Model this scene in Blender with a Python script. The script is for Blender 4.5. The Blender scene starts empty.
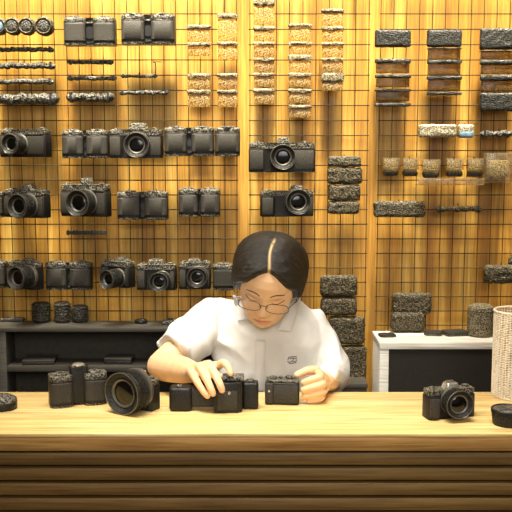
import bpy, bmesh, math, random
from mathutils import Vector, Matrix, noise as mnoise
from mathutils.bvhtree import BVHTree
random.seed(7)
C = bpy.context.scene.collection
PI = math.pi
# ------------------------------------------------------------------ camera geometry (metres; floor z=0, the back wall lies along +Y)
F, TH, EYE = 900.0, math.radians(7.0), 1.40
WALL, GRID = 2.85, 2.80
CT, CF, CB = 0.76, 1.95, 2.295            # counter top height, front edge, back edge
def ray(px, py):
    dx, dv = (px-256)/F, (256-py)/F
    return Vector((dx, math.cos(TH)+dv*math.sin(TH), -math.sin(TH)+dv*math.cos(TH)))
def P(px, py, Y):
    d = ray(px, py); return Vector((0, 0, EYE)) + d*(Y/d.y)
def Pz(px, py, z):
    d = ray(px, py); return Vector((0, 0, EYE)) + d*((z-EYE)/d.z)
def S(py, Y):
    return Y/ray(256, py).y/F              # metres per pixel at that place
# ------------------------------------------------------------------ materials
def lin(c):
    return tuple(((v/255)/12.92 if v/255 <= .04045 else ((v/255+.055)/1.055)**2.4) for v in c[:3]) + (1,)
MATS = {}
class NT:
    def __init__(s, name):
        s.m = bpy.data.materials.new(name); s.m.use_nodes = True
        s.t = s.m.node_tree; s.n = s.t.nodes; s.b = s.n['Principled BSDF']; s.o = s.n['Material Output']
        MATS[name] = s.m
    def new(s, t, **kw):
        n = s.n.new(t)
        for k, v in kw.items():
            if k in n.inputs: n.inputs[k].default_value = v
            else: setattr(n, k, v)
        return n
    def link(s, a, b): s.t.links.new(a, b)
    def coord(s, scale=(1, 1, 1), kind='Object', rot=(0, 0, 0)):
        tc = s.new('ShaderNodeTexCoord'); mp = s.new('ShaderNodeMapping')
        mp.inputs['Scale'].default_value = scale; mp.inputs['Rotation'].default_value = rot
        s.link(tc.outputs[kind], mp.inputs['Vector']); return mp.outputs['Vector']
    def noise(s, vec, scale, detail=3, rough=.55):
        n = s.new('ShaderNodeTexNoise'); n.inputs['Scale'].default_value = scale
        n.inputs['Detail'].default_value = detail; n.inputs['Roughness'].default_value = rough
        s.link(vec, n.inputs['Vector']); return n.outputs['Fac']
    def ramp(s, fac, stops):
        r = s.new('ShaderNodeValToRGB'); e = r.color_ramp.elements
        while len(e) < len(stops): e.new(.5)
        for k, (p, c) in enumerate(stops): e[k].position = p; e[k].color = lin(c)
        s.link(fac, r.inputs['Fac']); return r.outputs['Color']
    def mix(s, fac, a, b, mode='MIX'):
        m = s.new('ShaderNodeMix'); m.data_type = 'RGBA'; m.blend_type = mode
        for v, i in ((fac, 0), (a, 6), (b, 7)):
            if hasattr(v, 'links'): s.link(v, m.inputs[i])
            else: m.inputs[i].default_value = v
        return m.outputs[2]
    def bump(s, h, strength=.3, dist=.001):
        b = s.new('ShaderNodeBump'); b.inputs['Strength'].default_value = strength; b.inputs['Distance'].default_value = dist
        s.link(h, b.inputs['Height']); s.link(b.outputs['Normal'], s.b.inputs['Normal'])
    def set(s, col=None, rough=.5, metal=0, spec=.5):
        if col is not None:
            if hasattr(col, 'links'): s.link(col, s.b.inputs['Base Color'])
            else: s.b.inputs['Base Color'].default_value = lin(col)
        s.b.inputs['Roughness'].default_value = rough; s.b.inputs['Metallic'].default_value = metal
        s.b.inputs['Specular IOR Level'].default_value = spec; return s

def m_plain(name, col, rough=.5, metal=0, nscale=0, amt=.15, bump=0, spec=.5):
    t = NT(name)
    if nscale:
        f = t.noise(t.coord(), nscale)
        d = tuple(v*(1-amt) for v in col); l = tuple(min(255, v*(1+amt)) for v in col)
        t.set(t.ramp(f, [(.3, d), (.7, l)]), rough, metal, spec)
        if bump: t.bump(f, bump)
    else: t.set(col, rough, metal, spec)
    return t.m
def m_wood(name, axis, dark, mid, light, rough=.45, broad=1.0, bump=.1):
    t = NT(name)
    sc = {'x': (.55, 9, 9), 'z': (9, 9, .35)}[axis]; sf = {'x': (3, 90, 90), 'z': (90, 90, 3)}[axis]
    a = t.noise(t.coord(sc), 2.6*broad, 4, .6); b = t.noise(t.coord(sf), 2.0, 3)
    c1 = t.ramp(a, [(.30, dark), (.5, mid), (.70, light)])
    c2 = t.ramp(b, [(.25, (165, 150, 130)), (.6, (255, 255, 255))])
    t.set(t.mix(.75, c1, c2, 'MULTIPLY'), rough); t.bump(b, bump); return t.m
def m_speckle(name, scale, base, spot, lo=.28, hi=.5, rough=.5, bump=.7, stretch=(1, 1, 1)):
    t = NT(name); v = t.new('ShaderNodeTexVoronoi'); v.inputs['Scale'].default_value = scale
    v.inputs['Randomness'].default_value = .9
    t.link(t.coord(stretch), v.inputs['Vector'])
    n = t.noise(t.coord(), scale*.6, 2)
    mx = t.new('ShaderNodeMath', operation='MULTIPLY'); t.link(v.outputs['Distance'], mx.inputs[0])
    ad = t.new('ShaderNodeMath', operation='ADD'); t.link(n, ad.inputs[0]); ad.inputs[1].default_value = .55
    t.link(ad.outputs[0], mx.inputs[1])
    t.set(t.ramp(mx.outputs[0], [(lo, base), (hi, spot)]), rough); t.bump(v.outputs['Distance'], bump, .003); t.b.inputs['Specular IOR Level'].default_value = .28; return t.m
def m_clear(name, col, fac, rough=.25, speck=None, scale=160):
    t = NT(name)
    if speck:
        f = t.noise(t.coord(), scale, 2); t.set(t.ramp(f, [(.42, col), (.62, speck)]), rough)
    else: t.set(col, rough)
    tr = t.new('ShaderNodeBsdfTransparent'); tr.inputs['Color'].default_value = lin((255, 255, 255) if 'eye' in name else (255, 240, 205))
    mx = t.new('ShaderNodeMixShader'); mx.inputs[0].default_value = fac
    t.link(tr.outputs[0], mx.inputs[1]); t.link(t.b.outputs[0], mx.inputs[2]); t.link(mx.outputs[0], t.o.inputs['Surface'])
    return t.m

M_WALL = m_wood('amber_veneer', 'z', (152, 104, 32), (188, 139, 50), (222, 181, 90), .5, 1.1, .06)
M_TOP = m_wood('light_oak', 'x', (214, 176, 104), (230, 197, 128), (241, 215, 154), .38, 1.3, .05)
M_FAS_SHADED = m_wood('oak_edge_shaded', 'x', (146, 104, 50), (166, 124, 64), (184, 144, 82), .45, 1.5, .1)  # counter oak darkened, the shading of the edge put into the colour
M_SLAT = m_wood('oak_slat', 'x', (96, 71, 31), (114, 86, 41), (130, 101, 51), .5, 1.3, .1)
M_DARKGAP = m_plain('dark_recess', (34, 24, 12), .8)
M_WIRE = m_plain('wire_dark', (46, 36, 18), .6, 0, 40, .1, 0, .15)
M_BODY = m_speckle('camera_black', 260, (14, 13, 12), (34, 32, 28), .2, .7, .42, .25)
M_TOPP = m_speckle('camera_top_black', 230, (14, 13, 12), (122, 116, 100), .38, .74, .38, .55)
M_PAD = m_speckle('camera_leather', 420, (32, 30, 26), (60, 56, 48), .15, .6, .6, .35)
M_RING = m_plain('lens_black', (24, 23, 22), .35, 0, 300, .35, .2)
M_RIM = m_plain('lens_rim_grey', (92, 88, 78), .35, .3)
M_RUB = m_speckle('rubber_ring', 300, (10, 10, 9), (46, 44, 38), .3, .75, .5, .5, (1, .5, 1))
t = NT('lens_glass'); t.set((6, 7, 8), .12, 0, .5); M_GLASS = t.m
M_CHROME = m_plain('bright_metal', (190, 186, 172), .25, .8)
M_POUCH = m_speckle('woven_black', 250, (18, 16, 12), (104, 94, 70), .36, .8, .55, .8)
M_POUCH2 = m_speckle('woven_black_coarse', 215, (18, 16, 11), (98, 86, 60), .36, .82, .55, .8)
M_STRAP = m_speckle('braided_black', 190, (16, 16, 15), (92, 88, 76), .36, .80, .5, .8)
M_HEAD = m_speckle('silver_black_header', 260, (40, 36, 26), (138, 126, 98), .3, .7, .4, .5)
M_HEADK = m_speckle('black_header', 220, (14, 14, 14), (62, 60, 52), .36, .8, .45, .6)
M_BLISTER = m_clear('amber_blister', (98, 68, 26), .46, .3, (226, 198, 134), 260)
M_BLISTERK = m_clear('smoky_blister', (34, 26, 13), .62, .3, (122, 92, 48), 260)
M_CLEAR = m_clear('clear_plastic', (150, 138, 112), .34, .15, (104, 94, 72), 120)
M_PALE = m_speckle('pale_speckle', 230, (70, 63, 46), (166, 157, 132), .3, .75, .4, .4)
M_BLUE = m_plain('blue_card', (92, 118, 136), .5, 0, 90, .25)
M_WHITE = m_wood('white_board', 'x', (226, 220, 204), (234, 229, 215), (240, 236, 224), .5, 1, .02)
M_INTERIOR_SHADE = m_speckle('interior_shade_black', 300, (34, 31, 26), (46, 42, 34), .2, .7, .6, .1)
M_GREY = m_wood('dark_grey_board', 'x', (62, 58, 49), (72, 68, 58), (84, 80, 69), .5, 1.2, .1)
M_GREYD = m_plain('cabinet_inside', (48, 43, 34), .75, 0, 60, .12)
M_BOX = m_plain('black_card', (36, 33, 28), .55, 0, 120, .2)
M_BASKET = m_speckle('woven_straw', 210, (176, 150, 110), (236, 224, 198), .15, .4, .7, .6)
M_CUP = m_speckle('woven_grey', 230, (30, 26, 19), (132, 120, 92), .34, .62, .6, .8)
M_FLOOR = m_wood('floor_wood', 'x', (110, 82, 50), (128, 98, 62), (140, 110, 72), .5)
M_PAINT = m_plain('warm_white_paint', (226, 214, 190), .8, 0, 30, .03)
M_SHIRT = None
t = NT('white_knit'); f = t.noise(t.coord(), 9, 4); g = t.noise(t.coord(), 420, 2)
t.set(t.ramp(f, [(.3, (214, 211, 202)), (.65, (232, 230, 223))]), .85, 0, .2); t.bump(g, .12, .001); M_SHIRT = t.m
t = NT('skin'); a = t.new('ShaderNodeAttribute'); a.attribute_name = 'tone'
g = t.noise(t.coord(), 60, 3); c = t.mix(.25, a.outputs['Color'], t.ramp(g, [(.3, (222, 208, 200)), (.7, (255, 255, 255))]), 'MULTIPLY')
t.set(c, .48, 0, .35); t.b.inputs['Subsurface Weight'].default_value = .12
t.b.inputs['Subsurface Radius'].default_value = (.9, .35, .2); t.b.inputs['Subsurface Scale'].default_value = .006; M_SKIN = t.m
t = NT('black_hair'); a = t.new('ShaderNodeAttribute'); a.attribute_name = 'strand'
mp = t.new('ShaderNodeMapping'); mp.inputs['Scale'].default_value = (1, 1, 1); t.link(a.outputs['Vector'], mp.inputs['Vector'])
n1 = t.noise(mp.outputs[0], 42, 5, .75)
a2 = t.new('ShaderNodeAttribute'); a2.attribute_name = 'parting'
hc = t.ramp(n1, [(.34, (12, 10, 8)), (.53, (22, 18, 13)), (.73, (98, 86, 64))])  # pale last stop paints highlight streaks into the black strands
t.set(t.mix(a2.outputs['Fac'], hc, lin((230, 194, 140))), .42, 0, .38); t.bump(n1, .75, .004); M_HAIR = t.m
M_LASH = m_plain('lash_dark', (74, 50, 36), .6)
M_TROUSER = m_plain('dark_cloth', (38, 38, 42), .9, 0, 80, .1)
M_EMB = m_plain('emblem_black', (40, 38, 36), .7)
M_LENSPANE = m_clear('eyeglass_pane', (240, 235, 225), .05, .03)
# ------------------------------------------------------------------ mesh helpers
def obj(name, bm, mat, parent=None, smooth=35):
    me = bpy.data.meshes.new(name); bmesh.ops.recalc_face_normals(bm, faces=bm.faces); bm.to_mesh(me); bm.free()
    o = bpy.data.objects.new(name, me); C.objects.link(o); me.materials.append(mat)
    if smooth:
        for p in me.polygons: p.use_smooth = True
        try: me.set_sharp_from_angle(angle=math.radians(smooth))
        except Exception: pass
    if parent: o.parent = parent
    return o
def tag(o, label, cat, group=None, kind=None):
    o['label'] = label; o['category'] = cat
    if group: o['group'] = group
    if kind: o['kind'] = kind
    return o
def thing(name, label, cat, loc=(0, 0, 0), rz=0, group=None):
    o = bpy.data.objects.new(name, None); C.objects.link(o); o.empty_display_size = .05
    o.location = loc; o.rotation_euler = (0, 0, rz); return tag(o, label, cat, group)
def struct(name, bm, mat): o = obj(name, bm, mat); o['kind'] = 'structure'; return o
def copy_tree(o, parent=None):
    c = o.copy(); C.objects.link(c); c.parent = parent
    for ch in list(o.children): copy_tree(ch, c)
    return c
def bx(bm, x0, x1, y0, y1, z0, z1, bev=0, seg=2):
    g = bmesh.ops.create_cube(bm, size=1)['verts']
    for v in g: v.co = Vector(((x0+x1)/2+v.co.x*(x1-x0), (y0+y1)/2+v.co.y*(y1-y0), (z0+z1)/2+v.co.z*(z1-z0)))
    if bev:
        es = list({e for v in g for e in v.link_edges})
        bmesh.ops.bevel(bm, geom=es, offset=bev, segments=seg, affect='EDGES', profile=.5)
    return bm
def box(x0, x1, y0, y1, z0, z1, bev=0, seg=2): return bx(bmesh.new(), x0, x1, y0, y1, z0, z1, bev, seg)
def prism(pts, z0, z1, bev=0, seg=2):
    bm = bmesh.new(); lo = [bm.verts.new((x, y, z0)) for x, y in pts]; hi = [bm.verts.new((x, y, z1)) for x, y in pts]
    n = len(pts); bm.faces.new(lo[::-1]); bm.faces.new(hi)
    for i in range(n): bm.faces.new((lo[i], lo[(i+1) % n], hi[(i+1) % n], hi[i]))
    if bev:
        es = [e for e in bm.edges if abs(e.verts[0].co.z-e.verts[1].co.z) < 1e-6]
        bmesh.ops.bevel(bm, geom=es, offset=bev, segments=seg, affect='EDGES', profile=.5)
    return bm
def lathe(prof, axis='z', at=(0, 0, 0), n=32, bm=None, ring=False):
    bm = bm or bmesh.new(); rings = []; at = Vector(at)
    def pt(r, h, a):
        c, s = r*math.cos(a), r*math.sin(a)
        return at + {'z': Vector((c, s, h)), 'y': Vector((c, -h, s)), 'x': Vector((h, c, s))}[axis]
    for r, h in prof:
        rings.append([bm.verts.new(pt(r, h, 2*PI*i/n)) for i in range(n)] if r > 1e-6 else [bm.verts.new(pt(0, h, 0))])
    for A, B in zip(rings, rings[1:]+([rings[0]] if ring else [])):
        for i in range(n):
            a0, a1 = A[i % len(A)], A[(i+1) % len(A)]; b0, b1 = B[i % len(B)], B[(i+1) % len(B)]
            vs = []
            for v in (a0, a1, b1, b0):
                if v not in vs: vs.append(v)
            if len(vs) > 2: bm.faces.new(vs)
    for R in (rings[0], rings[-1]):
        if len(R) > 1 and not ring: bm.faces.new(R)
        if False and len(R) > 1: bm.faces.new(R)
    return bm
def tube(bm, pts, rad, n=10, closed=False, caps=True):
    """round tube along points; rad a number or one per point; rounded ends when caps"""
    pts = [Vector(p) for p in pts]; rs = list(rad) if hasattr(rad, '__len__') else [rad]*len(pts)
    if caps and not closed:
        d0 = (pts[0]-pts[1]).normalized(); d1 = (pts[-1]-pts[-2]).normalized(); a, b = pts[0], pts[-1]; ra, rb = rs[0], rs[-1]
        pre = [(a+d0*ra*math.sin(k), ra*math.cos(k)) for k in (1.45, 1.1, .75, .38)]
        post = [(b+d1*rb*math.sin(k), rb*math.cos(k)) for k in (.38, .75, 1.1, 1.45)]
        pts = [p for p, _ in pre]+pts+[p for p, _ in post]; rs = [r for _, r in pre]+rs+[r for _, r in post]
    rings = []; N = len(pts); ref = None
    for i in range(N):
        if closed: d = pts[(i+1) % N]-pts[i-1]
        else: d = pts[min(i+1, N-1)]-pts[max(i-1, 0)]
        d = d.normalized() if d.length > 1e-9 else Vector((0, 0, 1))
        if ref is None: ref = Vector((0, 0, 1)) if abs(d.z) < .9 else Vector((1, 0, 0))
        u = (ref-d*ref.dot(d)).normalized(); ref = u; w = d.cross(u)
        rings.append([bm.verts.new(pts[i]+(u*math.cos(2*PI*k/n)+w*math.sin(2*PI*k/n))*rs[i]) for k in range(n)])
    for A, B in zip(rings, rings[1:]+([rings[0]] if closed else [])):
        for k in range(n): bm.faces.new((A[k], A[(k+1) % n], B[(k+1) % n], B[k]))
    if not closed:
        bm.faces.new(rings[0][::-1]); bm.faces.new(rings[-1])
    return bm
def loft(bm, secs, n=40):
    """secs: (center, half width x, half depth y, exponent) stacked upward -> closed superellipse loft"""
    rings = []
    for c, a, b, e in secs:
        c = Vector(c); R = []
        for k in range(n):
            t = 2*PI*k/n; cs, sn = math.cos(t), math.sin(t)
            R.append(bm.verts.new(c+Vector((a*math.copysign(abs(cs)**(2/e), cs), b*math.copysign(abs(sn)**(2/e), sn), 0))))
        rings.append(R)
    for A, B in zip(rings, rings[1:]):
        for k in range(n): bm.faces.new((A[k], A[(k+1) % n], B[(k+1) % n], B[k]))
    bm.faces.new(rings[0][::-1]); bm.faces.new(rings[-1]); return bm
def remesh(bm, voxel, smooth_it, name, mat, parent, fac=.5):
    o = obj('tmp', bm, mat, None, 0)
    m = o.modifiers.new('r', 'REMESH'); m.mode = 'VOXEL'; m.voxel_size = voxel; m.use_smooth_shade = True
    if smooth_it:
        s = o.modifiers.new('s', 'SMOOTH'); s.factor = fac; s.iterations = smooth_it
    bpy.context.view_layer.update()
    me = bpy.data.meshes.new_from_object(o.evaluated_get(bpy.context.evaluated_depsgraph_get()))
    me.name = name; bpy.data.objects.remove(o)
    r = bpy.data.objects.new(name, me); C.objects.link(r)
    me.materials.clear(); me.materials.append(mat)
    for p in me.polygons: p.use_smooth = True
    if parent: r.parent = parent
    return r
# ------------------------------------------------------------------ the room
struct('floor', box(-3, 3, -1.5, 3, -.05, 0), M_FLOOR)
struct('wall_back', box(-3, 3, WALL, WALL+.1, 0, 2.8), M_WALL)
struct('wall_left', box(-3.1, -3, -1.5, 3, 0, 2.8), M_PAINT)
struct('wall_right', box(3, 3.1, -1.5, 3, 0, 2.8), M_PAINT)
struct('ceiling', box(-3, 3, -1.5, 3, 2.8, 2.9), M_PAINT)
# ------------------------------------------------------------------ wire grid panels
def grid_panel(label, xs, z0, z1, zs):
    t = thing('wire_grid_panel', label, 'wire grid', ((xs[0]+xs[-1])/2, GRID, z0), 0, 'wire grid panels on the back wall')
    ox = (xs[0]+xs[-1])/2
    r = .0016
    b = bmesh.new()
    for x in xs: tube(b, [(x-ox, 0, 0), (x-ox, 0, z1-z0)], r*.78, 6, caps=False)
    obj('vertical_wires', b, M_WIRE, t)
    b = bmesh.new()
    for z in zs: tube(b, [(xs[0]-ox-.004, -.0027, z-z0), (xs[-1]-ox+.004, -.0027, z-z0)], r, 6, caps=False)
    obj('horizontal_wires', b, M_WIRE, t)
    for x in (xs[1], xs[-2]):
        for z in (zs[1], zs[-2]):
            obj('standoff_mount', tube(bmesh.new(), [(x-ox, 0, z-z0), (x-ox, WALL-GRID-.0004, z-z0)], .004, 8, caps=False), M_WIRE, t)
zt = P(256, 14, GRID).z; dz = (zt-P(256, 325, GRID).z)/21
zs = [zt+dz*3-dz*k for k in range(32)]
gx = lambda px: P(px, 165, GRID).x
xsL = [gx(9.8+11.95*k) for k in range(-22, 20)]
xsM = [gx(250+13.0*k) for k in range(0, 10)]
xsR = [gx(378.6+12.65*k) for k in range(0, 32)]
for lab, xs in (('dark wire grid panel on the amber wall, left section carrying most of the cameras', xsL),
                ('dark wire grid panel in the middle of the wall above the seated woman', xsM),
                ('dark wire grid panel above the white cabinet on the right', xsR)):
    grid_panel(lab, xs, zs[-1]-.02, zs[0]+.02, zs)
# ------------------------------------------------------------------ counter
t = thing('service_counter', 'long light oak counter with a painted-in shade along its edge and slatted wooden front', 'counter', (0, CF, 0))
W = 1.15
obj('countertop', box(-W, W, 0, CB-CF, CT-.008, CT, .0015), M_TOP, t)
obj('edge_board', box(-W, W, .0005, CB-CF-.0005, CT-.040, CT-.0082, .001), M_FAS_SHADED, t)
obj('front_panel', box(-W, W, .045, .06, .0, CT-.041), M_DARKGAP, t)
b = bmesh.new(); z = CT-.050
while z > .05:
    bx(b, -W, W, .016, .044, z-.0285, z, .002, 2); z -= .0358
obj('slat_panel', b, M_SLAT, t)
for s in (-1, 1): obj('end_panel', box(s*W-.02*(s > 0), s*W+.02*(s < 0), .062, CB-CF, 0, CT-.041), M_FAS_SHADED, t)
# ------------------------------------------------------------------ cabinets
LF, LZ = 2.68, .853
x0, x1 = P(-14, 330, LF).x, P(262, 330, LF).x
t = thing('open_cabinet', 'dark grey open-fronted low cabinet with one shelf behind the counter', 'cabinet', (0, LF, 0))
D = GRID-.012-LF
obj('top_board', box(x0-.004, x1+.004, -.004, D, LZ-.014, LZ, .002), M_GREY, t)
xi = P(6, 345, LF).x
obj('side_panel', box(xi-.03, xi, 0, D, 0, LZ-.0145, .001), M_GREY, t)
obj('side_panel', box(x1-.02, x1, 0, D, 0, LZ-.0145, .001), M_GREY, t)
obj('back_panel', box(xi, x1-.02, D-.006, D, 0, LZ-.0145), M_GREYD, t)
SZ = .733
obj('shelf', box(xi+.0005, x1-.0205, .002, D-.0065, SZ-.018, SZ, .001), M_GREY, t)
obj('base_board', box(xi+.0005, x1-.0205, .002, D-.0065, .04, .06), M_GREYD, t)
WF, WZ = 2.625, .8195
x0, x1 = P(380, 345, WF).x, P(499, 345, WF).x; D = GRID-.012-WF
t = thing('white_cabinet', 'white low cabinet at the right, its open dark interior painted on a flat sheet', 'cabinet', ((x0+x1)/2, WF, 0)); h = (x1-x0)/2
obj('top_board', box(-h-.002, h+.002, -.004, D, WZ-.021, WZ, .002), M_WHITE, t)
obj('side_panel', box(-h, -h+.027, 0, D, 0, WZ-.0215, .001), M_WHITE, t)
obj('side_panel', box(h-.008, h, 0, D, 0, WZ-.0215, .001), M_WHITE, t)
obj('interior_shade_sheet', box(-h+.0275, h-.0085, .006, .02, .05, WZ-.0225), M_INTERIOR_SHADE, t)  # flat dark sheet painting the shade of the open interior
obj('plinth', box(-h+.0275, h-.0085, .01, .03, 0, .049), M_WHITE, t)
p = P(356, 386, 2.72)
t = thing('low_plinth', 'low dark grey plinth beside the left end of the white cabinet', 'plinth', (p.x, 2.70, 0))
zt2 = P(356, 382, 2.70).z
obj('top_board', box(-.04, .032, -.02, .08, zt2-.014, zt2, .002), M_GREY, t)
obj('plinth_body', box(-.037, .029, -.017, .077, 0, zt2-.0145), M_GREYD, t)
# ------------------------------------------------------------------ cameras
def rect(x0, x1, y0, y1, r=.004, n=4):
    pts = []
    for cx, cy, a in ((x1-r, y1-r, 0), (x0+r, y1-r, 90), (x0+r, y0+r, 180), (x1-r, y0+r, 270)):
        for k in range(n+1):
            q = math.radians(a+90*k/n); pts.append((cx+r*math.cos(q), cy+r*math.sin(q)))
    return pts
def lens_parts(root, at, r, L, name='lens', hood=False):
    """barrel along -Y from at; ribs; sub-parts"""
    x, y, z = at
    prof = [(r*.86, -.004), (r*.9, L*.12), (r*.97, L*.14), (r*.97, L*.3), (r*.88, L*.33), (r*.88, L*.38)]
    prof += [(r*.99, L*.40)]
    k = L*.42
    while k < L*.72: prof += [(r*1.0, k), (r*1.0, k+L*.03), (r*.95, k+L*.035), (r*.95, k+L*.055)]; k += L*.06
    prof += [(r*.9, L*.76), (r*.9, L*.8), (r*.99, L*.84), (r*1.0, L), (r*.90, L), (r*.86, L*.95)]
    prof += [(r*.74, L*.88), (r*.72, L*.84), (r*.56, L*.80), (0, L*.80)]
    o = obj(name, lathe(prof, 'y', at, 40), M_RUB, root, 50)
    obj('lens_rim', lathe([(r*.95, L*.985), (r*.995, L*.985), (r*1.0, L+.0006), (r*.965, L+.0012), (r*.95, L+.0006)], 'y', at, 40, ring=True), M_RIM, o)
    obj('inner_ring', lathe([(r*.58, L*.815), (r*.66, L*.86), (r*.68, L*.875), (r*.65, L*.885), (r*.56, L*.83)], 'y', at, 36, ring=True), M_RIM, o)
    obj('front_glass', lathe([(r*.57, L*.81), (r*.54, L*.83), (r*.42, L*.86), (r*.24, L*.88), (0, L*.89)], 'y', at, 32), M_GLASS, o)
    return o
def dial(root, x, y, z, r, h):
    b = lathe([(r, 0), (r, h*.8), (r*.85, h), (0, h)], 'z', (x, y, z), 20)
    obj('dial', b, M_TOPP, root)
def hanger(root, x, y, z):
    """small wire hook reaching back over the grid"""
    o = obj('hanger', tube(bmesh.new(), [(x, y-.006, z-.006), (x, y-.004, z+.003), (x, y+.004, z+.005), (x, y+.0062, z-.001)], .0009, 6), M_WIRE, root)
    return o
def lens_camera(label, box4, top, lens, hump, Y, yaw=0, L=.05, D=.04, on=None, group='cameras hung on the wire grid', shiny=False, pads=True):
    """box4 = x0,x1,y1(bottom px) ... apparent body; top = y of the top plate; lens=(cx,cy,r); hump=(x0,x1,y)"""
    x0, x1, y1 = box4; cx = (x0+x1)/2; s = S((top+y1)/2, Y) if on is None else S(y1, Pz(cx, y1, on).y+.01)
    c, sn = math.cos(yaw), abs(math.sin(yaw))
    Wd = ((x1-x0)*s-D*sn*.8)/c; H = (y1-top)*s
    if on is None: loc = P(cx, y1, Y-(D/2*c+Wd/2*sn)-.007)
    else: loc = Pz(cx, y1, on); loc.y += D/2; loc = Vector((loc.x*1.0, loc.y, on+.0005))
    # yaw > 0 : lens turned towards the left of the picture
    root = thing('camera', label, 'camera', loc, -yaw, group)
    w = Wd/2; d = D/2
    # body outline seen from above: grip bulge at the viewer's left
    pts = [(w-.004, d), (-w+.004, d), (-w, d-.005), (-w, -d-.002), (-w+.004, -d-.008), (-w+.30*w, -d-.010), (-w+.46*w, -d-.006), (-w+.54*w, -d), (w-.006, -d), (w, -d+.005), (w, d-.005)]
    obj('body', prism(pts, 0, H*.80, .0025), M_BODY, root)
    pt = [(w-.005, d-.001), (-w+.005, d-.001), (-w+.001, d-.006), (-w+.001, -d-.001), (-w+.005, -d-.006), (-w+.45*w, -d-.004), (-w+.56*w, -d+.001), (w-.007, -d+.001), (w-.001, -d+.006), (w-.001, d-.006)]
    obj('top_plate', prism(pt, H*.80+.0003, H, .003), M_TOPP, root)
    obj('base_plate', prism([(x*.985, y*.97) for x, y in pts], -.0005, .006, .001), M_TOPP, root)
    Yf = loc.y-(d+L)*c; rel = P(lens[0], lens[1], Yf)-loc; r = lens[2]*S(lens[1], Yf)*.98
    lx = max(-w*.75, min(w*.75, rel.x*math.cos(yaw)-rel.y*math.sin(yaw))); lz = rel.z if on is None else max(rel.z, r+.0005)
    # leather pads either side of the mount
    obj('grip_panel', box(-w+.003, -w+.44*w, -d-.0115, -d-.004, H*.10, H*.74, .0015), M_PAD, root)
    xr = max(lx+r*.85, w*.15)
    if xr < w-.008: obj('leather_panel', box(xr, w-.003, -d-.002, -d+.004, H*.10, H*.74, .0012), M_PAD, root)
    obj('lens_mount', lathe([(r*.98, -.004), (r*.98, .004), (r*.9, .006), (0, .006)], 'y', (lx, -d, lz), 32), M_RIM, root)
    lens_parts(root, (lx, -d-.004, lz), r, L)
    if hump:
        hx = ((hump[0]+hump[1])/2-cx)*s/c; hw = (hump[1]-hump[0])*s/2; hz = (y1-hump[2])*s
        b = prism(rect(hx-hw, hx+hw, -d*.9, d*.95, hw*.35), H*.9, hz, .004, 3)
        for v in b.verts:
            if v.co.z > H+.003: v.co.x = hx+(v.co.x-hx)*.72; v.co.y = v.co.y*.85
        hp = obj('viewfinder_hump', b, M_CHROME if shiny else M_TOPP, root)
        obj('hot_shoe', box(hx-hw*.42, hx+hw*.42, -d*.3, d*.6, hz, hz+.0022, .0005), M_RIM, hp)
    dial(root, -w*.72, 0, H, .007, .0045); dial(root, w*.70, .002, H, .009, .005)
    obj('shutter_button', lathe([(.0045, 0), (.0045, .002), (.003, .0035), (0, .0035)], 'z', (-w*.78, -d*.75, H), 14), M_RIM, root)
    return root
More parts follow.
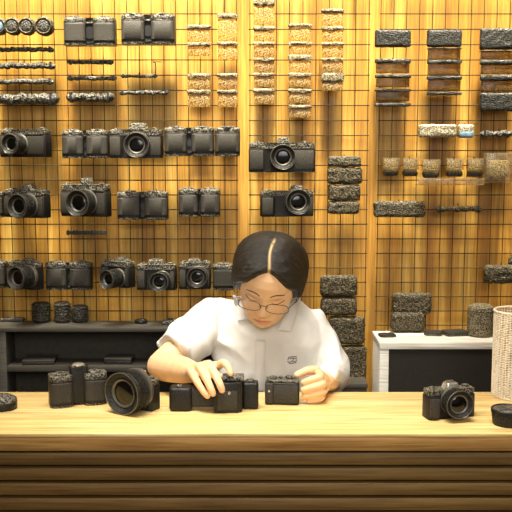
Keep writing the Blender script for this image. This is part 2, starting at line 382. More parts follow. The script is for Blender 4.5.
def twin_body(label, x0, x1, top, y1, Y, yaw=0, D=.038, on=None, split=.5, hump=None, gap=.10, n=2, group='cameras hung on the wire grid', shiny=False):
    """camera body without lens: n bulging leather grips with recesses between them"""
    cx = (x0+x1)/2; s = S((top+y1)/2, Y) if on is None else S(y1, Pz(cx, y1, on).y+.01); c, sn = math.cos(yaw), abs(math.sin(yaw))
    Wd = ((x1-x0)*s-D*sn*.8)/c; H = (y1-top)*s
    if on is None: loc = P(cx, y1, Y-(D/2*c+Wd/2*sn)-.007)
    else: loc = Pz(cx, y1, on); loc.y += D*.5+Wd/2*sn*.6; loc.z = on+.0005
    root = thing('camera', label, 'camera', loc, -yaw, group); w, d = Wd/2, D/2
    edges = [-w]+[(-w+2*w*split)]+[w] if n == 2 else [-w, w]
    g = gap*w
    spans = [(edges[0], edges[1]-g/2), (edges[1]+g/2, edges[2])] if n == 2 else [(-w, w)]
    pts = [(w, d), (-w, d)]
    for a, b_ in spans:
        m = b_-a
        for k in range(9):
            q = PI*k/8; pts.append((a+m/2-m/2*math.copysign(abs(math.cos(q))**.55, math.cos(q)), -d*.25-d*.95*abs(math.sin(q))**.55))
    ok = [pts[0]]
    for p in pts[1:]:
        if (Vector(p)-Vector(ok[-1])).length > .0008: ok.append(p)
    shrink = lambda k: [(x*k, y*k) for x, y in ok]
    obj('body', prism(ok, .002, H*.80, .0018), M_BODY, root)
    obj('base_plate', prism(shrink(1.0), -.0005, H*.10, .002), M_TOPP, root)
    obj('top_plate', prism(shrink(1.0), H*.78, H*.96, .004), M_TOPP, root)
    for a, b_ in spans:
        m = b_-a
        # curved leather wrap on each bulge
        bm = bmesh.new(); rows = []
        for z in (H*.15, H*.17, H*.73, H*.75):
            ins = 0 if H*.16 < z < H*.74 else .0012
            R = []
            for k in range(3, 22):
                q = PI*k/24; R.append(bm.verts.new((a+m/2-(m/2-.0005-ins)*math.copysign(abs(math.cos(q))**.55, math.cos(q)), -d*.25-(d*.95+.0018-ins)*abs(math.sin(q))**.55, z)))
            rows.append(R)
        for A, B in zip(rows, rows[1:]):
            for k in range(len(A)-1): bm.faces.new((A[k], A[k+1], B[k+1], B[k]))
        obj('grip_panel', bm, M_PAD, root)
        b2 = lathe([(m*.30, 0), (m*.30, H*.03), (m*.26, H*.05), (0, H*.05)], 'z', (a+m/2, -d*.15, H*.96), 22)
        obj('dial', b2, M_TOPP, root)
        obj('shutter_button', lathe([(.0035, 0), (.0035, .003), (0, .004)], 'z', (a+m*.5, -d*.15, H*1.01), 12), M_RIM, root)
    if n == 2:
        e = edges[1]
        obj('lens_mount', lathe([(g*.9, -.002), (g*.9, .002), (0, .002)], 'y', (e, -d*.30, H*.45), 24), M_RING, root)
    if on is None: hanger(root, 0, D/2*c+.004, H*.9)
    if hump:
        hx = ((hump[0]+hump[1])/2-cx)*s; hw = (hump[1]-hump[0])*s/2; hz = (y1-hump[2])*s
        b = prism(rect(hx-hw, hx+hw, -d*.62, d*.9, hw*.35), H*.05, hz, .005, 3)
        hp = obj('viewfinder_hump', b, M_BODY, root)
        obj('hump_cap', lathe([(hw*.7, 0), (hw*.7, .002), (hw*.5, .005), (0, .006)], 'z', (hx, -d*.1, hz), 24), M_CHROME if shiny else M_TOPP, hp)
    return root
G = GRID-.004
CAMS = 'cameras hung on the wire grid'
twin_body('black camera body without lens, left one of the two at the very top', 65, 116, 18, 46, G, gap=.26)
twin_body('black camera body without lens, right one of the two at the very top', 122, 175, 15, 45, G, gap=.22)
lens_camera('black camera with big lens at the wall edge, in the row above its tilted twin', (1, 53, 157), 130, (10, 144, 10.5), None, G, .42, .045)
twin_body('lensless black camera body between two lens cameras in the second camera row', 63, 109, 130, 158, G, gap=.10)
lens_camera('black camera with lens pointing straight out, between two lensless bodies', (111, 163, 158), 130, (136.5, 145, 13), (128, 150, 124), G, .06, .035)
twin_body('wide lensless camera body overlapping a narrower one, second camera row', 165, 214, 127, 156, G, gap=.16)
twin_body('narrow single-grip black camera body right of the wide lensless one', 215, 240, 127, 156, G, n=1)
lens_camera('black camera with round centred lens and small top hump, high on the middle grid', (249, 314, 172), 143, (283, 157, 13), (276, 291, 138), G, 0, .034)
twin_body('sliver of a black camera body cut off by the frame beside the tilted lens camera', -30, 4.5, 191, 217, G, gap=.2)
lens_camera('black camera with thick lens and pointed top, third row at the wall edge', (6, 52, 217), 190, (20, 206, 12.5), (22, 37, 185), G, .45, .05)
lens_camera('black camera with tall hump and wide lens, directly above the little black sign', (62, 112, 216), 185, (78.5, 203, 13.5), (81, 94, 179), G, .35, .05)
twin_body('lensless black camera body, left one of a pair in the third camera row', 118, 168, 191, 219, G, gap=.14)
twin_body('lensless black camera body, small right one of a pair in the third row', 179, 220, 188, 216, G, gap=.08)
lens_camera('black camera with lens at its right side, hung just above the woman’s head'.replace('’', "'"), (260, 313, 216), 191, (298.5, 202, 13), (289, 304, 186), G, -.1, .04)
twin_body('sliver of a black camera body cut off by the frame in the lowest row', -28, 7, 260, 287, G, gap=.2)
lens_camera('black camera with lens tilted sideways, lowest row above the open cabinet, leftmost whole one', (9, 45, 288), 262, (21.5, 277.5, 12), (22, 38, 259), G, .55, .05)
twin_body('lensless black camera body in the lowest row, beside a sideways lens camera', 47, 92, 261, 289, G, gap=.10)
lens_camera('black camera with lens turned sharply aside, lowest row, above the small cap', (102, 136, 286), 261, (110.5, 279, 9.8), (114, 130, 258), G, .6, .05)
lens_camera('black camera with low-set lens and left grip, lowest row', (138, 177, 289), 264, (159, 282, 10), (147, 166, 259.5), G, .12, .045)
lens_camera('black camera with large lens close to the woman in the lowest row', (180, 211, 288), 262, (197, 277.5, 10.5), (186, 203, 259), G, .05, .04)
twin_body('single-grip black camera body half behind the woman’s hair'.replace('’', "'"), 213, 234, 263, 289, G, n=1)
# on the counter
CG = 'cameras on the counter'
twin_body('lensless black camera body with two grips standing alone on the counter', 46, 105, 374.5, 408, 0, -.30, .046, CT, .5, (67, 86, 368), .36, group=CG, shiny=True)
lens_camera('black camera with a very large front lens standing on the counter', (112, 160, 409), 378, (125, 397.5, 22), (126, 147, 371.5), 0, .55, .052, .040, CT, CG, True)
lens_camera('small black lens camera standing alone near the right end of the counter', (423.5, 476, 418.5), 389, (459.5, 404.5, 14.8), (442.5, 460, 383.5), 0, -.22, .036, .036, CT, CG, True)
# camera under her right hand: long low bridge between two blocks
s = S(400, 2.12); p0 = Pz(213, 412, CT)
k4 = thing('camera', 'long black camera held under the hand at the counter centre', 'camera', (p0.x, p0.y+.02, CT+.0005), .0, CG)
X = lambda px: (px-213)*s
obj('grip', prism(rect(X(169), X(192), -.020, .024, .010), 0, .058, .007, 4), M_BODY, k4)
obj('bridge', box(X(189), X(218), -.010, .03, .008, .054, .006), M_PAD, k4)
main = obj('body', prism([(X(214), -.030), (X(217), -.034), (X(238), -.030), (X(242), -.024), (X(243), .025), (X(238), .03), (X(214), .03)], 0, .075, .004, 3), M_BODY, k4)
obj('leather_panel', prism([(X(218), -.0355), (X(237), -.0315), (X(237), -.028), (X(218), -.032)], .008, .055, .0012), M_PAD, main)
obj('rear_grip', prism(rect(X(242), X(258.5), -.002, .036, .008), 0, .066, .006, 4), M_BODY, k4)
tp = obj('top_plate', prism(rect(X(222), X(244), -.022, .022, .006), .0752, .086, .004, 3), M_TOPP, k4)
obj('dial', lathe([(.010, 0), (.010, .005), (.008, .007), (0, .007)], 'z', (X(250), .014, .066), 20), M_TOPP, k4)
obj('dial', lathe([(.008, 0), (.008, .004), (.006, .006), (0, .006)], 'z', (X(179), .0, .056), 20), M_TOPP, k4)
obj('button', lathe([(.0035, 0), (.0035, .002), (0, .003)], 'y', (X(229.5), -.0325, .05), 14), M_CHROME, k4)
obj('button', lathe([(.003, 0), (.003, .002), (0, .003)], 'z', (X(235), -.01, .086), 14), M_CHROME, k4)
# compact camera in her left hand
s = S(392, 2.17); p1 = Pz(282.5, 405.5, CT)
k5 = thing('camera', 'small boxy black camera with top dials gripped by fingers at its side', 'camera', (p1.x, p1.y+.022, CT+.0005), -.08, CG)
hw = 17.2*s
obj('body', prism(rect(-hw, hw, -.020, .022, .006), 0, .056, .004, 3), M_BODY, k5)
obj('leather_panel', box(-hw+.022, hw-.003, -.0215, -.017, .006, .050, .0012), M_PAD, k5)
obj('grip_panel', box(-hw+.002, -hw+.02, -.0235, -.017, .004, .053, .0025), M_PAD, k5)
obj('top_plate', prism(rect(-hw+.001, hw-.001, -.019, .021, .006), .0562, .0625, .0025, 2), M_TOPP, k5)
for x, y, r, h in ((-.022, -.002, .009, .006), (-.004, .004, .006, .005), (.017, .002, .010, .007)):
    obj('dial', lathe([(r, 0), (r, h*.7), (r*.8, h), (0, h)], 'z', (x, y, .0625), 20), M_TOPP, k5)
obj('shutter_button', lathe([(.004, 0), (.004, .006), (.003, .008), (0, .008)], 'z', (-hw*.45, -.010, .0625), 14), M_RIM, k5)
obj('button', lathe([(.003, 0), (.003, .001), (0, .0018)], 'y', (-hw+.011, -.0236, .036), 12), M_CHROME, k5)
# ------------------------------------------------------------------ small things hung on the grid
def rough_box(w, d, h, amp, seed, fr=90, cut=14, rnd=.35):
    """soft bumpy block: x centred, back at y=0 towards -d, z 0..h"""
    bm = bmesh.new(); nx = max(3, int(w/.005)); nz = max(3, int(h/.005)); ny = max(2, int(d/.006))
    nx, nz, ny = min(nx, 40), min(nz, 30), min(ny, 8)
    g = {}
    def vert(i, j, k):
        if (i, j, k) in g: return g[i, j, k]
        u, v, q = i/nx*2-1, j/ny*2-1, k/nz*2-1
        # rounded silhouette
        rr = min(d, min(w, h))*rnd
        p = Vector((u*w/2, v*d/2, q*h/2)); lim = Vector((w/2-rr, d/2-rr, h/2-rr))
        core = Vector((max(-lim.x, min(lim.x, p.x)), max(-lim.y, min(lim.y, p.y)), max(-lim.z, min(lim.z, p.z))))
        dd = p-core
        if dd.length > 1e-9: p = core+dd.normalized()*min(rr, max(abs(dd.x), abs(dd.y), abs(dd.z)))
        nrm = (p-core).normalized() if (p-core).length > 1e-9 else Vector((0, 0, 0))
        p = p+nrm*amp*mnoise.noise(p*fr+Vector((seed*7.3, seed*1.7, seed*3.1)))
        g[i, j, k] = bm.verts.new((p.x, p.y-d/2, p.z+h/2)); return g[i, j, k]
    for a in range(nx):
        for k in range(nz):
            bm.faces.new([vert(a, 0, k), vert(a+1, 0, k), vert(a+1, 0, k+1), vert(a, 0, k+1)])
            bm.faces.new([vert(a, ny, k), vert(a, ny, k+1), vert(a+1, ny, k+1), vert(a+1, ny, k)])
    for a in range(nx):
        for j in range(ny):
            bm.faces.new([vert(a, j, 0), vert(a, j+1, 0), vert(a+1, j+1, 0), vert(a+1, j, 0)])
            bm.faces.new([vert(a, j, nz), vert(a+1, j, nz), vert(a+1, j+1, nz), vert(a, j+1, nz)])
    for j in range(ny):
        for k in range(nz):
            bm.faces.new([vert(0, j, k), vert(0, j, k+1), vert(0, j+1, k+1), vert(0, j+1, k)])
            bm.faces.new([vert(nx, j, k), vert(nx, j+1, k), vert(nx, j+1, k+1), vert(nx, j, k+1)])
    return bm
SEED = [0]
def block(name, label, cat, x0, x1, y0, y1, d, mat, group=None, amp=.003, Y=None, z=None, rnd=.35, fr=90):
    SEED[0] += 1
    Yb = (G-.002) if Y is None else Y
    pt = P((x0+x1)/2, y1, Yb-d/2); s = S((y0+y1)/2, Yb-d/2)
    o = obj(name, rough_box((x1-x0)*s, d, (y1-y0)*s, amp, SEED[0], fr, rnd=rnd), mat, None, 60)
    o.location = (pt.x, Yb, pt.z if z is None else z)
    if z is None: hanger(o, 0, 0, (y1-y0)*s)
    return tag(o, label, cat, group)
def strap(label, x0, x1, y0, y1, group):
    """rolled braided strap hung level along a wire, held by a small hook at each end"""
    ym = (y0+y1)/2; s = S(ym, G-.012); r = (y1-y0)*s*.52; c = P((x0+x1)/2, ym, G-r-.001); w = (x1-x0)*s/2
    t = thing('rolled_strap', label, 'strap', (c.x, c.y, c.z), 0, group)
    n = max(8, int(w*2/.006)); random.seed(int(x0*31+y0)); pts = []; rs = []
    for k in range(n+1):
        pts.append((-w+2*w*k/n, random.uniform(-.15, .15)*r, random.uniform(-.25, .25)*r)); rs.append(r*random.uniform(.72, 1.05))
    obj('strap', tube(bmesh.new(), pts, rs, 10), M_STRAP, t)
    for sx in (-1, 1):
        obj('buckle', box(sx*w*.93-.003, sx*w*.93+.003, -r*1.15, r*1.05, -r*1.15, r*1.15, .001), M_RING, t)
    hanger(t, 0, r, r*1.0+.002)
    return t
# four ribbed lenses in the top left corner
for k, (cx, r, lab) in enumerate(((1, 8.5, 'leftmost of the ribbed lenses in the top left corner, cut by the frame'),
                                  (15, 8.6, 'second ribbed black lens from the frame edge in the top left corner'),
                                  (29, 8.6, 'third ribbed black lens from the frame edge in the top left corner'),
                                  (46, 9.4, 'rightmost and largest ribbed black lens in the top left corner'))):
    s = S(27, G-.03); c = P(cx, 27.3, G-.003)
    t = thing('lens', lab, 'lens', c, 0, 'ribbed lenses in the top left corner')
    R = r*s; prof = [(R*.85, 0), (R*.98, .004)]
    for q in range(7): prof += [(R*(1.0 if q % 2 else .93), .006+q*.004), (R*(1.0 if q % 2 else .93), .009+q*.004)]
    prof += [(R*.9, .036), (R*.8, .04), (R*.6, .034), (0, .034)]
    b = lathe(prof, 'y', (0, 0, 0), 36)
    for v in b.verts: v.co += v.co.normalized()*.0018*mnoise.noise(v.co*160+Vector((k*5, 0, 0)))
    obj('barrel', b, M_POUCH, t, 60)
    obj('lens_cap', lathe([(R*.62, .034), (R*.6, .038), (R*.5, .039), (0, .039)], 'y', (0, 0, 0), 30), M_STRAP if k else M_BLUE, t)
gl = 'rolled straps in the top left corner'
for lab, bxx in (('long rolled black strap right under the ribbed lenses', (-6, 52, 47, 52)),
                 ('long rolled black strap, second below the ribbed lenses', (-6, 53, 62.5, 69)),
                 ('long rolled black strap, third below the ribbed lenses', (-6, 52, 79, 84.5)),
                 ('thick rolled black strap at the bottom of the long straps, just above a lens camera', (-6, 54, 94, 105)),
                 ('short rolled strap nearest below the left topmost camera body', (69, 112, 60, 64.5)),
                 ('short rolled strap, second below the left topmost camera body', (69, 115, 76, 80.5)),
                 ('thick short rolled strap, third below the left topmost camera body', (70, 110, 93, 102)),
                 ('short thin strap below the right topmost camera body, above a longer one', (122, 156, 74.5, 78)),
                 ('rolled strap above the camera whose lens points straight out', (121, 167, 90.5, 95))):
    strap(lab, *bxx, gl)
# wire hook above a strap
c = P(156, 68, G-.006); b = bmesh.new(); s = S(68, G)
tube(b, [(-3*s, 0, 6*s), (-.5*s, -.004, 5*s), (0, -.006, 0), (-.5*s, -.004, -6*s)], .0016, 8); tube(b, [(-3*s, 0, 6*s), (5*s, 0, 6*s)], .0013, 8)
o = obj('wire_hook', b, M_RING); o.location = c; tag(o, 'thin bent black hook below the right topmost camera body', 'hook')
# little black sign below a camera (letters too small to read)
c = P(86.5, 235, G-.003); s = S(232, G)
t = thing('sign_strip', 'tiny black strip sign hanging under the tall-humped camera', 'sign', c)
obj('board', box(-20*s, 20*s, -.004, 0, .6*s, 4.2*s, .0008), M_BOX, t)
b = bmesh.new(); random.seed(3)
for k in range(13):
    x = (-19+k*3)*s; bx(b, x, x+1.9*s, -.0055, -.0035, random.choice((-.2, .2, .4))*s, random.choice((4.4, 4.8, 5.2))*s)
obj('raised_lettering', b, M_BOX, t)
# blister packs: clear sheet with header strip, five pale columns in the middle and three dark ones at the right
def pack_column(where, x0, x1, rows, mat, head, group, d=.012):
    words = ['topmost', 'second from the top', 'third from the top', 'fourth from the top', 'fifth from the top', 'sixth from the top']
    for k, (y0, hh, y1) in enumerate(rows):
        yb = P((x0+x1)/2, y1, G-d); s = S((y0+y1)/2, G-d); w = (x1-x0)*s/2; H = (y1-y0)*s
        pos = 'lowest' if k == len(rows)-1 else words[k]
        t = thing('blister_pack', f'{pos} {where}', 'blister pack', (yb.x, G-.003, yb.z), 0, group)
        h = hh*s
        SEED[0] += 1
        b = rough_box(2*w, d, h, .0022, SEED[0], 140, rnd=.3)
        for v in b.verts: v.co.z += H-h
        obj('header', b, head, t, 60); hanger(t, 0, 0, H)
        if H-h > .006:
            obj('clear_bag', box(-w*.93, w*.93, -d*.7, -.002, 0, H-h-.0003, .002), mat, t)
            SEED[0] += 1
PB = 'amber clear packs on the middle grid'
pack_column('pale clear pack in the pale column nearest the topmost cameras', 187, 211, [(25, 4, 42), (42.5, 4, 56), (73.5, 4.5, 89), (90, 4, 107)], M_BLISTER, M_HEAD, PB)
pack_column('pale clear pack in the second pale column from the topmost cameras', 217, 238, [(14, 5, 41), (42, 4, 60), (73.5, 4, 88.5), (90, 4, 107)], M_BLISTER, M_HEAD, PB)
pack_column('pale clear pack in the middle pale column of five', 253, 275, [(0, 6, 25), (26.5, 4.5, 41), (42, 3.5, 57), (58, 3.5, 72), (73, 3.5, 87), (88.5, 4.5, 104)], M_BLISTER, M_HEAD, PB)
pack_column('pale clear pack in the fourth pale column, above the centred-lens camera', 288, 312, [(24, 3.5, 41), (42, 3.5, 54), (55, 6, 72), (73, 4.5, 87), (89, 4, 103), (105, 4, 118)], M_BLISTER, M_HEAD, PB)
pack_column('pale clear pack in the fifth pale column, nearest the dark packs', 321, 344, [(9, 4, 25), (26.5, 4, 41), (42.5, 3.5, 57), (58, 3, 72), (73, 9, 91)], M_BLISTER, M_HEAD, PB)
PK = 'dark accessory packs in the top right'
pack_column('dark pack in the first dark column, beside the pale packs', 375, 411, [(30, 17, 47.5), (59, 4.5, 73), (74.5, 3.8, 87), (89, 2.5, 101), (103, 3.5, 107)], M_BLISTERK, M_HEADK, PK, .02)
pack_column('dark pack in the middle dark column', 427, 462, [(30, 17, 47.5), (48, 1, 59.5), (60, 4, 75), (76, 4, 91), (92, 3, 95)], M_BLISTERK, M_HEADK, PK, .02)
pack_column('dark pack in the dark column cut by the frame', 480, 520, [(28.5, 21, 50), (50.5, 1, 59), (60, 5, 74), (75, 6, 92), (93, 18, 111)], M_BLISTERK, M_HEADK, PK, .02)
# pale items and clear cases
block('speckled_pouch', 'long pale speckled pouch above the row of clear cases', 'pouch', 418, 456, 124.5, 137.5, .02, M_PALE)
t = block('small_box', 'small white and blue box beside the pale speckled pouch', 'box', 457.5, 473.5, 124.5, 138, .028, M_PALE, amp=.002)
s = S(134, G); obj('blue_band', box(-7*s, 7*s, -.0305, -.012, 1.2*s, 6*s, .002), M_BLUE, t)
strap('thin rolled grey strap beside the white and blue box', 483, 516, 131, 137.5, None)
cx_ = [(382, 399, 158, 175.5), (401.5, 418, 158, 176), (421, 439.5, 159.5, 177.5), (445, 463, 158.5, 176.5), (466, 482.5, 158.5, 176.5)]
wd = ['leftmost of the five small clear cases with dark bottoms', 'second small clear case with a dark bottom, next to the leftmost', 'middle one of the five small clear cases with dark bottoms',
      'fourth small clear case with a dark bottom, next to the rightmost', 'rightmost of the five small cases, beside the big clear case']
for (a, b_, y0, y1), lab in zip(cx_, wd):
    p = P((a+b_)/2, y1, G-.015); s = S(166, G-.015); w = (b_-a)*s/2; H = (y1-y0)*s
    t = thing('clear_case', lab, 'case', (p.x, G-.003, p.z), 0, 'small clear cases with dark bottoms')
    obj('case_shell', box(-w*.95, w*.95, -.034, 0, H*.36, H, .003), M_CLEAR, t)
    hanger(t, 0, 0, H)
    obj('card', box(-w*.8, w*.8, -.012, -.008, H*.4, H*.93), M_PALE, t)
    SEED[0] += 1
    b = rough_box(w*1.75, .030, H*.36, .002, SEED[0], 150)
    obj('dark_base', b, M_HEADK, t, 60)
p = P(497, 183, G-.02); s = S(168, G-.02)
t = thing('clear_case', 'big pale clear case at the end of the clear case row', 'case', (p.x, G-.003, p.z)); w = 14*s; H = 30*s
obj('case_shell', box(-w, w, -.045, 0, 0, H, .004), M_CLEAR, t); hanger(t, 0, 0, H); obj('inner_tray', box(-w*.7, w*.7, -.03, -.006, H*.2, H*.75, .004), M_PALE, t)
p = P(449, 185, G-.02)
t = thing('clear_tray', 'low clear plastic ledge under the clear cases', 'tray', (p.x, G-.003, p.z)); w = 33*s
obj('tray_floor', box(-w, w, -.042, 0, 0, .003), M_CLEAR, t); hanger(t, 0, 0, .003); obj('tray_lip', box(-w, w, -.045, -.0425, 0, 7*s, .001), M_CLEAR, t)
# black pouches
block('mesh_pouch', 'flat wide black pouch below the leftmost clear case', 'pouch', 373.5, 425, 201, 217, .026, M_POUCH)
strap('thin black rolled strap right of the flat wide black pouch', 438, 479, 206, 212, None)
for lab, q, m_ in (('topmost of the stacked coarse black mesh rolls beside the top-humped camera', (328, 361, 156, 167), M_POUCH),
                   ('second coarse mesh roll from the top, tall and loose', (327, 362, 167.5, 184), M_POUCH2),
                   ('third coarse mesh roll from the top, above the lowest', (328, 360, 184.5, 200.5), M_POUCH2),
                   ('lowest of the four coarse mesh rolls above the woman’s shoulder'.replace('’', "'"), (328, 359, 201, 214), M_POUCH)):
    block('mesh_pouch', lab, 'pouch', *q, .024, m_, 'coarse mesh rolls stacked on the middle grid', amp=.003)
for lab, q, Y in (('topmost square black mesh pouch behind the woman’s shoulder', (320, 357, 275, 296), None),
                  ('second square black mesh pouch behind the woman’s shoulder', (320.5, 356.5, 297, 315), None),
                  ('bulging black mesh pouch, third down beside the white cabinet', (329, 364, 316, 344), None),
                  ('lowest black mesh pouch, resting on the low dark plinth', (337, 366, 344.5, 382), None)):
    block('mesh_pouch', lab.replace('’', "'"), 'pouch', *q, .034, M_POUCH2, 'black mesh pouches behind the shoulder', amp=.003, Y=Y)
block('mesh_pouch', 'black mesh pouch hanging above the white cabinet', 'pouch', 392, 431, 292.5, 313, .035, M_POUCH2, amp=.004)
p = P(408, 336, 2.74)
block('mesh_pouch', 'black mesh pouch slumped on the white cabinet against the grid', 'pouch', 390, 425, 313.5, 335, .04, M_POUCH2, amp=.004, Y=G-.006, z=WZ+.001, rnd=.5)
block('mesh_pouch', 'black pouch hanging at the frame edge above the mesh cup', 'pouch', 483.5, 520, 265, 283, .03, M_POUCH2, amp=.004)
block('strap_end', 'small black strap end hanging over the frame-edge pouch', 'strap', 508, 516, 257, 264.5, .012, M_POUCH2, amp=.002)
# flat things lying on the white cabinet
for lab, px, py, w, d, h, rz in (('flat black card case at the left end of the white cabinet top', 387, 336, 17, .05, .006, .1),
                               ('flat black card case leaning pile, middle of the white cabinet top', 433, 334.5, 18, .05, .010, -.15),
                               ('wide flat black case beside the mesh cup on the white cabinet', 455, 334.5, 26, .06, .011, .25)):
    p = Pz(px, py, WZ); s = S(py, p.y)
    t = thing('flat_case', lab, 'case', (p.x, p.y, WZ+.0006), rz, 'flat black cases on the white cabinet')
    wv = w*s/2
    obj('lower_shell', prism(rect(-wv, wv, -d/2, d/2, .012), 0, h*.5, .0015), M_POUCH, t); obj('lid', prism(rect(-wv*.96, wv*.96, -d/2*.96, d/2*.96, .012), h*.5+.0003, h, .002), M_BOX, t)
# mesh cup on the white cabinet
p = Pz(480, 335.5, WZ); s = S(320, p.y); R = 13.6*s
t = thing('mesh_cup', 'dark woven mesh cup standing on the white cabinet', 'cup', (p.x, p.y, WZ+.0006))
prof = [(R*.8, 0), (R*.92, .003)]+[(R*(.98 if k % 2 else .93), .006+k*.0065) for k in range(11)]
prof += [(R*.96, .078), (0, .078)]
b = lathe(prof, 'z', (0, 0, 0), 30)
for v in b.verts: v.co += Vector((v.co.x, v.co.y, 0)).normalized()*.0015*mnoise.noise(v.co*180)
obj('cup_wall', b, M_CUP, t, 60)
obj('cup_lid', lathe([(R*.93, .0785), (R*.97, .080), (R*.90, .090), (R*.6, .097), (0, .099)], 'z', (0, 0, 0), 30), M_CUP, t)
# ------------------------------------------------------------------ things on and in the open cabinet
def small_lens(label, px, py, wpx, hpx):
    p = Pz(px, py, LZ); s = S(py, p.y); R = wpx*s/2; H = hpx*s
    t = thing('lens', label, 'lens', (p.x, p.y, LZ+.0006), 0, 'lenses standing on the open cabinet')
    prof = [(R*.82, 0), (R*.9, H*.06)]; k = .1
    while k < .86: prof += [(R, H*k), (R, H*(k+.07)), (R*.88, H*(k+.085)), (R*.88, H*(k+.125))]; k += .15
    prof += [(R*.92, H*.95), (R*.86, H*.97), (0, H*.97)]
    obj('barrel', lathe(prof, 'z', (0, 0, 0), 30), M_STRAP, t, 60)
    obj('lens_cap', lathe([(R*.84, H*.97), (R*.84, H), (R*.7, H*1.02), (0, H*1.02)], 'z', (0, 0, 0), 30), M_RING, t)
small_lens('ribbed black lens standing apart on the open cabinet top', 41.5, 321.5, 19, 19)
small_lens('taller ribbed black lens of the touching pair on the open cabinet', 62.5, 322, 16.5, 20)
small_lens('shorter ribbed black lens of the touching pair on the open cabinet', 80, 321.5, 17, 16)
def cap(label, px, py, wpx, h, z, mat=M_RING, group=None, name='lens_cap_disc'):
    p = Pz(px, py, z); s = S(py, p.y); R = wpx*s/2
    t = thing(name, label, 'lens cap', (p.x, p.y+.0, z+.0006), 0, group)
    obj('cap_rim', lathe([(R*.95, 0), (R, h*.2), (R, h*.75), (R*.93, h), (R*.86, h*.9), (R*.86, h*.75), (0, h*.75)], 'z', (0, 0, 0), 36), mat, t)
    obj('cap_face', lathe([(R*.84, h*.76), (R*.84, h*.86), (0, h*.88)], 'z', (0, 0, 0), 32), M_BODY, t)
    obj('pinch_grip', box(-R*.5, R*.5, -R*.12, R*.12, h*.87, h*1.0, .001), M_TOPP, t)
cap('small black lens cap on the open cabinet near the woman’s sleeve'.replace('’', "'"), 141, 323, 13, .010, LZ)
p = Pz(170, 324, LZ); t = thing('battery_pack', 'small lumpy black battery pack on the open cabinet beside her shoulder', 'battery', (p.x, p.y, LZ+.0006), .1)
obj('shell', box(-.024, .024, -.014, .014, 0, .012, .003), M_TOPP, t); obj('clip', box(-.008, .010, -.010, .010, .012, .017, .002), M_BODY, t)
p = Pz(13, 321, LZ); t = thing('flat_case', 'flat black case lying at the frame end of the open cabinet top', 'case', (p.x, p.y, LZ+.0006), .05)
obj('lower_shell', box(-.036, .036, -.018, .018, 0, .006, .002), M_BOX, t); obj('lid', box(-.035, .035, -.017, .017, .0063, .010, .002), M_TOPP, t)
def shelf_box(label, px, py, wpx, d, h, rz):
    p = Pz(px, py, SZ); s = S(py, p.y); w = wpx*s/2
    t = thing('flat_box', label, 'box', (p.x, LF+.054, SZ+.0006), rz, 'flat boxes on the cabinet shelf')
    b = box(-w, w, -d/2, d/2, 0, h*.62, .0015); obj('tray', b, M_BOX, t)
    obj('lid', box(-w*1.01, w*1.01, -d/2*1.01, d/2*1.01, h*.62+.0003, h, .0015), M_GREY, t)
shelf_box('flat grey-black box lying on the cabinet shelf, the wider one', 41, 361, 31, .082, .014, .10)
shelf_box('small flat black box on the cabinet shelf, nearer the woman', 119.5, 362, 27, .06, .018, -.05)
# ------------------------------------------------------------------ counter ends
p = Pz(-6, 412, CT); t = thing('sunglasses_case', 'rounded black clamshell case at the end of the counter, cut by the frame', 'case', (p.x, p.y+.03, CT+.0006), -.1)
def clam(z0, z1, k, up):
    b = bmesh.new(); n = 28; m = 6
    rings = []
    for j in range(m+1):
        q = j/m*PI/2; rr = math.cos(q)**.6 if j < m else 0; zz = z0+(z1-z0)*math.sin(q)
        rings.append([b.verts.new((.047*k*rr*math.copysign(abs(math.cos(a))**.7, math.cos(a)), .032*k*rr*math.copysign(abs(math.sin(a))**.7, math.sin(a)), zz)) for a in (2*PI*i/n for i in range(n))] if j < m else [b.verts.new((0, 0, zz))])
    for A, B in zip(rings, rings[1:]):
        for i in range(n):
            if len(B) > 1: b.faces.new((A[i], A[(i+1) % n], B[(i+1) % n], B[i]))
            else: b.faces.new((A[i], A[(i+1) % n], B[0]))
    b.faces.new(rings[0][::-1]); return b
obj('lower_shell', prism([(.047*math.copysign(abs(math.cos(a))**.7, math.cos(a)), .032*math.copysign(abs(math.sin(a))**.7, math.sin(a))) for a in (2*PI*i/32 for i in range(32))], 0, .018, .004), M_BODY, t)
obj('lid', clam(.0185, .036, 1, 1), M_TOPP, t); obj('seam_band', prism([(.0475*math.copysign(abs(math.cos(a))**.7, math.cos(a)), .0325*math.copysign(abs(math.sin(a))**.7, math.sin(a))) for a in (2*PI*i/32 for i in range(32))], .0165, .0195), M_PAD, t)
p = Pz(511, 428, CT); s = S(415, p.y); R = 17*s
t = thing('lens_tin', 'low round black tin at the right end of the counter', 'tin', (p.x, p.y+R*.75, CT+.0006))
obj('tin_wall', lathe([(R*.84, 0), (R*.88, .002), (R*.94, .022), (R*.97, .030), (R*.90, .030), (R*.88, .026), (0, .026)], 'z', (0, 0, 0), 40), M_RUB, t)
obj('tin_rim', lathe([(R*.92, .029), (R*1.0, .029), (R*1.0, .036), (R*.95, .038), (R*.9, .036)], 'z', (0, 0, 0), 40, ring=True), M_BODY, t)
obj('tin_lid', lathe([(R*.9, .030), (R*.9, .035), (R*.5, .0358), (0, .0362)], 'z', (0, 0, 0), 40), M_TOPP, t)
for k in range(2):
    b = box(-R*.7, R*.7, -.0015, .0015, .0355, .038, .0005); bmesh.ops.rotate(b, verts=b.verts, cent=(0, 0, 0), matrix=Matrix.Rotation(.6+k*1.5, 3, 'Z'))
    obj('lid_rib', b, M_RIM, t)
